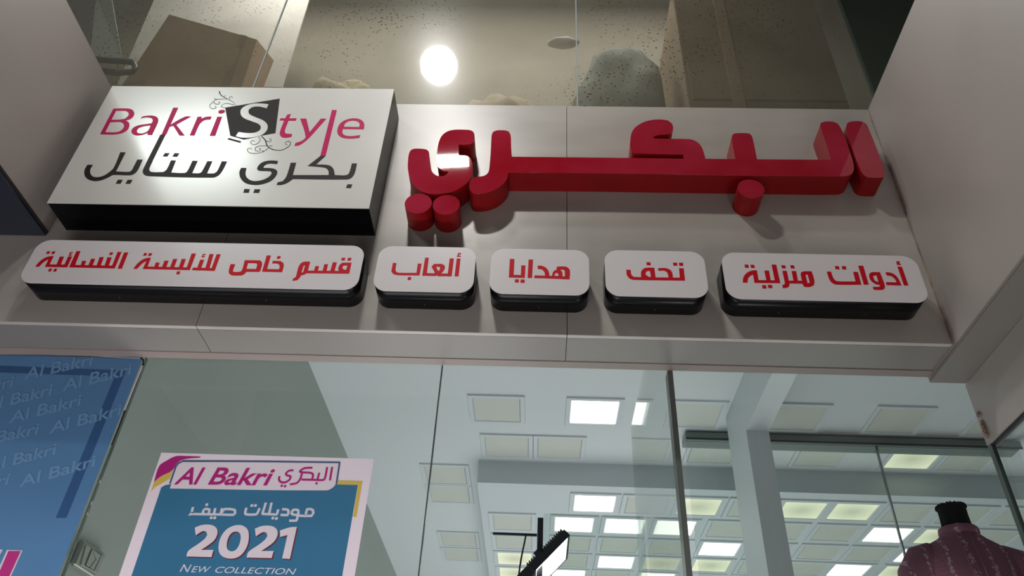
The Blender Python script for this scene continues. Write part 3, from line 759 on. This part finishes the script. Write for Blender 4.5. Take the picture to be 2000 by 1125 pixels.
sbox(T9(188, 420), T9(1458, 480), T9(800, 180), T9(800, 755), 'small white rounded sign crossing the fascia panel seam', s3)
s4 = PX(T10, WY, '''420,443 475,444 480,495 500,525 530,537 1110,545 1100,423 1160,425 1178,583 520,573 465,560 430,520 420,480
610,548 610,470 635,435 680,417 780,417 797,550 740,552|665,500 700,530 737,537 725,460 695,457 675,470
677,346 730,346 735,385 683,384
828,424 925,422 985,445 1012,485 1020,548 965,548 955,500 940,470 905,455 832,455
1020,352 1075,352 1077,390 1027,390
1098,352 1150,352 1155,393 1102,392''', True, 40)
sbox(T10(147, 480), T10(1450, 500), T10(800, 200), T10(800, 785), 'small white rounded sign just left of the long right-hand one', s4)
s5 = PX(T11, WY, '''403,543 405,490 432,438 480,402 540,384 583,384 612,547 552,546 535,440 500,455 470,490 462,543
552,546 885,550 878,515 580,510
680,387 740,388 765,535 710,533
773,310 833,311 886,550 822,548
422,311 472,311 482,350 432,351
500,313 548,314 558,353 510,353
650,576 700,577 712,618 658,620
722,573 777,573 787,613 735,614
913,390 970,391 1003,560 1000,590 975,607 918,614 915,572 940,568 945,545
897,318 948,319 960,358 910,359
1032,393 1090,394 1118,535 1060,533
1013,319 1062,320 1075,360 1025,360
985,553 1190,556 1185,520 985,518
1150,440 1155,412 1185,398 1290,396 1315,470 1328,545 1315,580 1260,600 1200,598 1180,575 1170,530|1212,440 1238,552 1268,545 1240,440''', True, 40)
s5 += PX(T12, WY, '''97,400 152,401 180,480 210,518 250,527 470,528 438,404 500,406 545,570 220,568 165,545 130,500
200,330 252,331 265,370 212,370
290,331 342,332 352,373 300,372
503,324 568,325 640,570 577,569
645,450 655,420 690,408 785,409 820,500 848,580 845,615 815,636 705,636 690,597 765,598 785,588 780,572 735,565 680,530 655,495|695,470 720,520 765,535 740,450 705,452
855,410 900,411 960,430 1015,480 1065,580 870,574 860,537 1000,540 980,500 935,460 870,447
1010,335 1068,338 1153,580 1095,580
997,268 1035,266 1045,280 1025,285 1050,300 1055,316 1003,312''', True, 40)
sbox(T11(158, 430), T12(1330, 480), T12(400, 185), T12(300, 775), 'long white rounded sign at the right end of the row', s5)

# ------------------------------------------------------------------ summer poster on the glass
Q = T(240, 860, 4); PY = GY-.0012
tlp, trp = at((315, 884), PY), at((731, 889), PY)
def W(x, y): p = at(Q(x, y), PY); return p.x, p.z
po = empty('poster', ((tlp.x+trp.x)/2, GY, .2), 'white bordered blue sale poster reading 2021 taped on the glass', 'poster')
pz = tlp.z
box('sheet', (tlp.x, PY, .18), (trp.x, PY+.001, pz), M['paper'], po)
bxl, bzl = W(283, 400); bxr, _ = W(1835, 352); _, bzt = W(900, 340)
yy = PY-.0004
lay = lambda nm, sh, m, k=1: prints(nm, sh, PY-.0004*k, .0004, m, po)
lay('blue_field', [[[(bxl, .22), (bxr, .22), (bxr, W(1838, 350)[1]), (W(1650, 345)[0], W(1650, 345)[1]), (W(1000, 330)[0], W(1000, 330)[1]), (W(400, 330)[0], W(360, 338)[1]), (W(330, 350)[0], W(330, 350)[1]), (W(300, 368)[0], W(300, 368)[1])]]], M['teal'], 1)
lay('magenta_swash', PX(Q, PY, '''243,325 285,200 345,158 415,125 500,124 610,128 600,136 520,142 460,155 425,178 385,236 300,280'''), M['mag'], 2)
lay('yellow_swash', PX(Q, PY, '''218,405 243,328 300,282 392,236 368,300 300,340 250,368
1680,313 1873,318 1825,600 1797,598 1838,348 1675,345''', False), M['yel'], 2)
lay('white_tab', PX(Q, PY, '''368,377 420,220 438,190 475,171 1690,180 1662,340 1640,370 1590,392''', True, 35), M['paper'], 3)
lay('tab_outline', RB(Q, PY, '''368,340 415,205 435,180 470,163 1100,166 1698,174
1694,174 1668,345''', 12, sm=1), M['navy'], 4)
lw = lambda p: W(*p)
def ptext(nm, s, a, b, hgt, m, k=4, **kw):
    p0, p1 = W(*a), W(*b); hh = abs(W(a[0], a[1]-hgt)[1]-p0[1]); return text(nm, s, p0, p1, hh, PY-.0004*k-.0002, .0002, m, po, **kw)
ptext('brand_lettering', 'Al', (400, 343), (612, 345), 132, M['mag'], 5, shear=.25, bold=.018)
ptext('brand_lettering', 'Bakri', (664, 345), (1164, 352), 132, M['mag'], 5, shear=.25, bold=.018)
lay('arabic_lettering', RB(Q, PY, '''1636,210 1618,315
1597,210 1580,295 1560,312 1500,311 1395,308
1535,255 1522,305
1482,216 1420,220 1385,243 1400,252 1465,256 1486,272 1478,308
1400,258 1388,300 1360,335 1305,346
1334,236 1298,240 1275,262 1285,276 1310,284 1300,312 1262,332 1230,324 1220,302 1226,282''', 16) + [ELL(Q, PY, 1514, 338, 10), ELL(Q, PY, 1242, 357, 10), ELL(Q, PY, 1268, 360, 10)], M['mag'], 5)
lay('white_arabic_lettering', RB(Q, PY, '''1375,588 1475,590 1484,545 1440,540 1430,585
1372,560 1366,545 1330,545 1320,575 1350,583 1368,580 1372,560
1372,560 1360,620 1345,628 1300,628
1244,539 1276,540 1294,552 1286,584 1232,582
1206,581 1085,575
1214,540 1204,581
1162,487 1142,578
1118,487 1090,575
1068,530 1050,572 1030,580 970,580 956,566 966,527
770,575 795,538 865,542 876,556 865,582 770,580 545,576 538,568 548,522
722,530 712,576
775,530 765,576
668,576 676,542 640,538 626,560 632,576''', 18, sm=2) + [ELL(Q, PY, x, y, 12) for x, y in ((1008, 510), (1036, 510), (1172, 608), (1200, 611), (656, 503), (691, 605), (718, 606))], M['pale'], 2)
two = '562,683 620,662 690,662 730,685 740,725 715,780 660,825 610,857 708,857 693,913 497,908 512,865 590,810 640,770 660,740 652,715 625,710 570,742'
def sh(s, dx, dy): return ' '.join('%g,%g' % (float(q.split(',')[0])+dx, float(q.split(',')[1])+dy) for q in s.split())
zo, zi = '905,662 965,685 985,740 970,830 920,900 850,925 775,905 748,850 765,760 820,690', '895,715 850,725 818,780 815,845 845,868 885,855 915,800 920,740'
one = '1360,677 1305,928 1245,923 1287,740 1230,755 1228,705 1310,680'
def digits(dx, dy): return [P(Q, PY, sh(two, dx, dy)), P(Q, PY, sh(zo, dx, dy)+'|'+sh(zi, dx, dy), True, 80), P(Q, PY, sh(two, dx+470, dy+8)), P(Q, PY, sh(one, dx, dy))]
lay('year_shadow', digits(9, 9), M['maroon'], 2)
lay('year_digits', digits(0, 0), M['paper'], 3)
ptext('caption', 'N', (443, 1028), (522, 1031), 60, M['pale'], 2, shear=.22)
ptext('caption', 'EW', (533, 1031), (678, 1034), 48, M['pale'], 2, shear=.22)
ptext('caption', 'COLLECTION', (718, 1035), (1348, 1050), 48, M['pale'], 2, shear=.22)

# ------------------------------------------------------------------ blue film poster at the left
R_ = T(0, 600, 2.1425)
def V2(x, y): p = at(R_(x, y), PY); return p.x, p.z
xr = at((279, 700), PY).x; zt = at((150, 697), PY).z
bp_ = empty('poster', (-2.4, GY, .2), 'large blue advertising film with faint repeated words, left edge', 'poster')
box('sheet', (-3.4, PY, -.6), (xr, PY+.001, zt), M['pblue'], bp_)
lay2 = lambda nm, s, m, k=1: prints(nm, s, PY-.0004*k, .0004, m, bp_)
lay2('dark_band', PX(R_, PY, '-600,222 528,265 278,882 233,882 480,290 -600,252', False), M['pband'], 1)
for a, b, s in (((100, 305), (390, 240), 'Al Bakri'), ((262, 352), (552, 280), 'Al Bakri'), ((-230, 400), (58, 333), 'Al Bakri'), ((-68, 438), (220, 366), 'Al Bakri'),
             ((37, 487), (342, 410), 'Al Bakri'), ((-130, 592), (162, 530), 'Al Bakri'), ((207, 530), (510, 450), 'Al Bakri'), ((-60, 692), (236, 614), 'Al Bakri'),
             ((-250, 798), (37, 742), 'Al Bakri'), ((80, 755), (402, 664), 'Al Bakri')):
    p0, p1 = V2(*a), V2(*b); hh = abs(V2(a[0], a[1]-52)[1]-p0[1])
    text('watermark', s, p0, p1, hh, PY-.0012, .0003, M['pmark'], bp_, shear=.1, bold=.015)
Z7 = T(0, 980, 7.758)
lay2('stroke_border', PX(Z7, PY, '''108,730 342,738 100,1280 -140,1280
-200,722 42,725 -100,1000 -300,1000''', False), M['pale'], 2)
lay2('pink_stroke', PX(Z7, PY, '''130,746 318,748 75,1280 -100,1280''', False), M['ppink'], 3)
lay2('torn_edge', RB(R_, PY, '592,215 604,225 570,310 522,432', 5, sm=2), M['paper'], 2)
lay2('torn_corner', RB(R_, PY, '''588,212 601,222 597,245''', 7, sm=2), M['gap'], 3)
lay2('peeled_edge', RB(R_, PY, '522,432 500,495 467,578', 5, sm=2), M['gap'], 3)
lay2('torn_top', RB(R_, PY, '0,196 200,198 380,203 480,210 590,214', 3, sm=2), M['paper'], 2)

# ------------------------------------------------------------------ upper glass and the store behind it
UY = 2.45
ug = bpy.data.objects.new('window_3', None); COL.objects.link(ug); ug.location = (0, UY, ZT); struct(ug)
for x0, x1 in ((-3.4, -1.470), (-1.466, .1395), (.1435, 1.5625)):
    box('pane', (x0, UY, ZT-.02), (x1, UY+.008, 4.9), M['dusty'], ug)
for xs in (-1.468, .1415):
    box('pane_seam', (xs-.003, UY-.001, ZT-.02), (xs+.003, UY+.009, 4.9), M['boardg'], ug)
box('corner_profile', (1.5625, UY-.004, ZT-.02), (1.575, UY+.012, 4.9), M['edge'], ug)
box('side_pane', (1.577, UY, ZT-.02), (2.9, UY+.008, 4.9), glass_mat('dark_glass', (.35, .42, .36), 1.5, dust=.06, dustcol=(90, 100, 84), speck=.4), ug)
box('side_pane_return', (1.564, UY+.012, ZT+.005), (1.572, 3.5, 4.9), M['glass2'], ug)
ZS = ZT+.005
struct(box('floor_1', (-3.4, UY+.01, ZT-.01), (3.0, 3.6, ZS), mat('storage_floor', (120, 112, 100), .7)))
struct(box('wall_back_1', (-3.4, 3.55, ZS), (3.0, 3.6, 6.3), M['back']))
struct(box('ceiling_3', (-3.4, UY, 6.3), (3.0, 3.6, 6.35), M['ceil']))
TB = T(100, 0, 4.348)
cq = [at((440, 268), 2.52), at((478, 268), 2.80), at((235, 262), 2.95), at((175, 262), 2.66), at((502, 77), 2.50), at((535, 118), 2.78), at((372, 74), 2.95), at((330, 28), 2.64)]
t = empty('carton', (cq[0].x, cq[0].y, ZS), 'plain cardboard box seen through the dusty glass at upper left', 'box')
hexa('carton_body', cq, M['carton'], t, .002)
ta = [cq[0].lerp(cq[3], k)+Vector((0, -.002, 0)) for k in (.10, .17)]+[cq[4].lerp(cq[7], k)+Vector((0, -.002, 0)) for k in (.17, .10)]
hexa('tape', ta+[p+Vector((0, -.0012, 0)) for p in ta], mat('tape', (132, 108, 86), .4), t)

def lump(name, label, cat, c, r, m, amp=.25, seed=0, sub=4):
    from mathutils import noise
    bm = bmesh.new(); bmesh.ops.create_icosphere(bm, subdivisions=sub, radius=1)
    for v in bm.verts:
        n = v.co.normalized(); k = 1+amp*noise.noise(n*1.7+Vector((seed, 0, 0)))+amp*.4*noise.noise(n*4+Vector((seed, 3, 0)))
        v.co = Vector((c[0]+n.x*r[0]*k, c[1]+n.y*r[1]*k, max(ZS, c[2]+n.z*r[2]*k)))
    for f in bm.faces: f.smooth = True
    me = bpy.data.meshes.new('m'); bm.to_mesh(me); bm.free(); return tag(link(name, me, m), label, cat)
def leaning(label, pts, y0, y1, m, name='board'):
    """board leaning back: px quad (bl, br, tr, tl); y0 at bottom, y1 at top"""
    q = [at(pts[0], y0), at(pts[1], y0), at(pts[2], y1), at(pts[3], y1)]
    b = [p+Vector((0, .012, 0)) for p in q]
    return tag(hexa(name, [q[0], q[1], q[2], q[3], b[0], b[1], b[2], b[3]], m), label, 'board')
leaning('pale grey board leaning behind the dusty glass, far left', (TB(330, 470), TB(600, 500), (215, -20), (188, -8)), 2.62, 2.70, M['boardg'])
leaning('tall white board leaning diagonally behind the cardboard box', (TB(560, 720), TB(1960, 740), (612, -30), (318, -40)), 2.95, 3.05, M['board'])
# rolled dark tyre-like hose at the left
pc = [at(TB(*p), 2.54) for p in ((230, 470), (420, 510), (600, 520), (690, 530), (715, 570), (690, 610), (560, 620), (400, 600))]
tag(tube('hose_roll', pc, .016, M['clad_dark'], None, 12), 'dark rolled hose lying behind the glass at the left return', 'hose')
g1 = at((1240, 150), 2.85)
lump('cloth_bundle', 'grey cloth bundle slumped behind the glass, right of the middle seam', 'cloth', (g1.x-.09, 2.82, 3.42), (.25, .17, .56), M['cloth'], .2, 5)
g2 = at((700, 120), 2.9)
lump('cloth_bundle', 'beige cloth heap behind the glass, left of the round lamp reflection', 'cloth', (g2.x, 2.9, 3.25), (.30, .18, .45), M['clothb'], .35, 7)
g3 = at((980, 90), 2.95)
lump('cloth_bundle', 'beige grey cloth heap behind the glass, right of the round lamp reflection', 'cloth', (g3.x, 2.95, 3.2), (.40, .2, .42), M['clothb'], .4, 11)
g5 = at((1100, 90), 2.62)
lump('white_bag', 'small white elongated bag lying against the glass at the middle seam', 'bag', (g5.x, 2.60, g5.z), (.085, .035, .030), M['clothw'], .2, 2, 3)
g4 = at((1330, 60), 2.62); g6 = at((1600, 60), 2.62)
t = empty('carton', ((g4.x+g6.x)/2, 2.62, ZS), 'big worn brown carton filling the right side behind the glass', 'box')
box('carton_body', (g4.x-.02, 2.60, ZS), (1.52, 3.3, 4.3), M['carton2'], t, .004)
box('flap', (g4.x-.0, 2.592, ZS+.30), (1.515, 2.599, ZS+.62), M['carton2'], t, .001)
box('flap', (g4.x+.20, 2.585, ZS+.02), (g4.x+.26, 2.5915, 4.28), mat('tape_2', (150, 124, 98), .5), t, .0005)
bpy.context.view_layer.update()
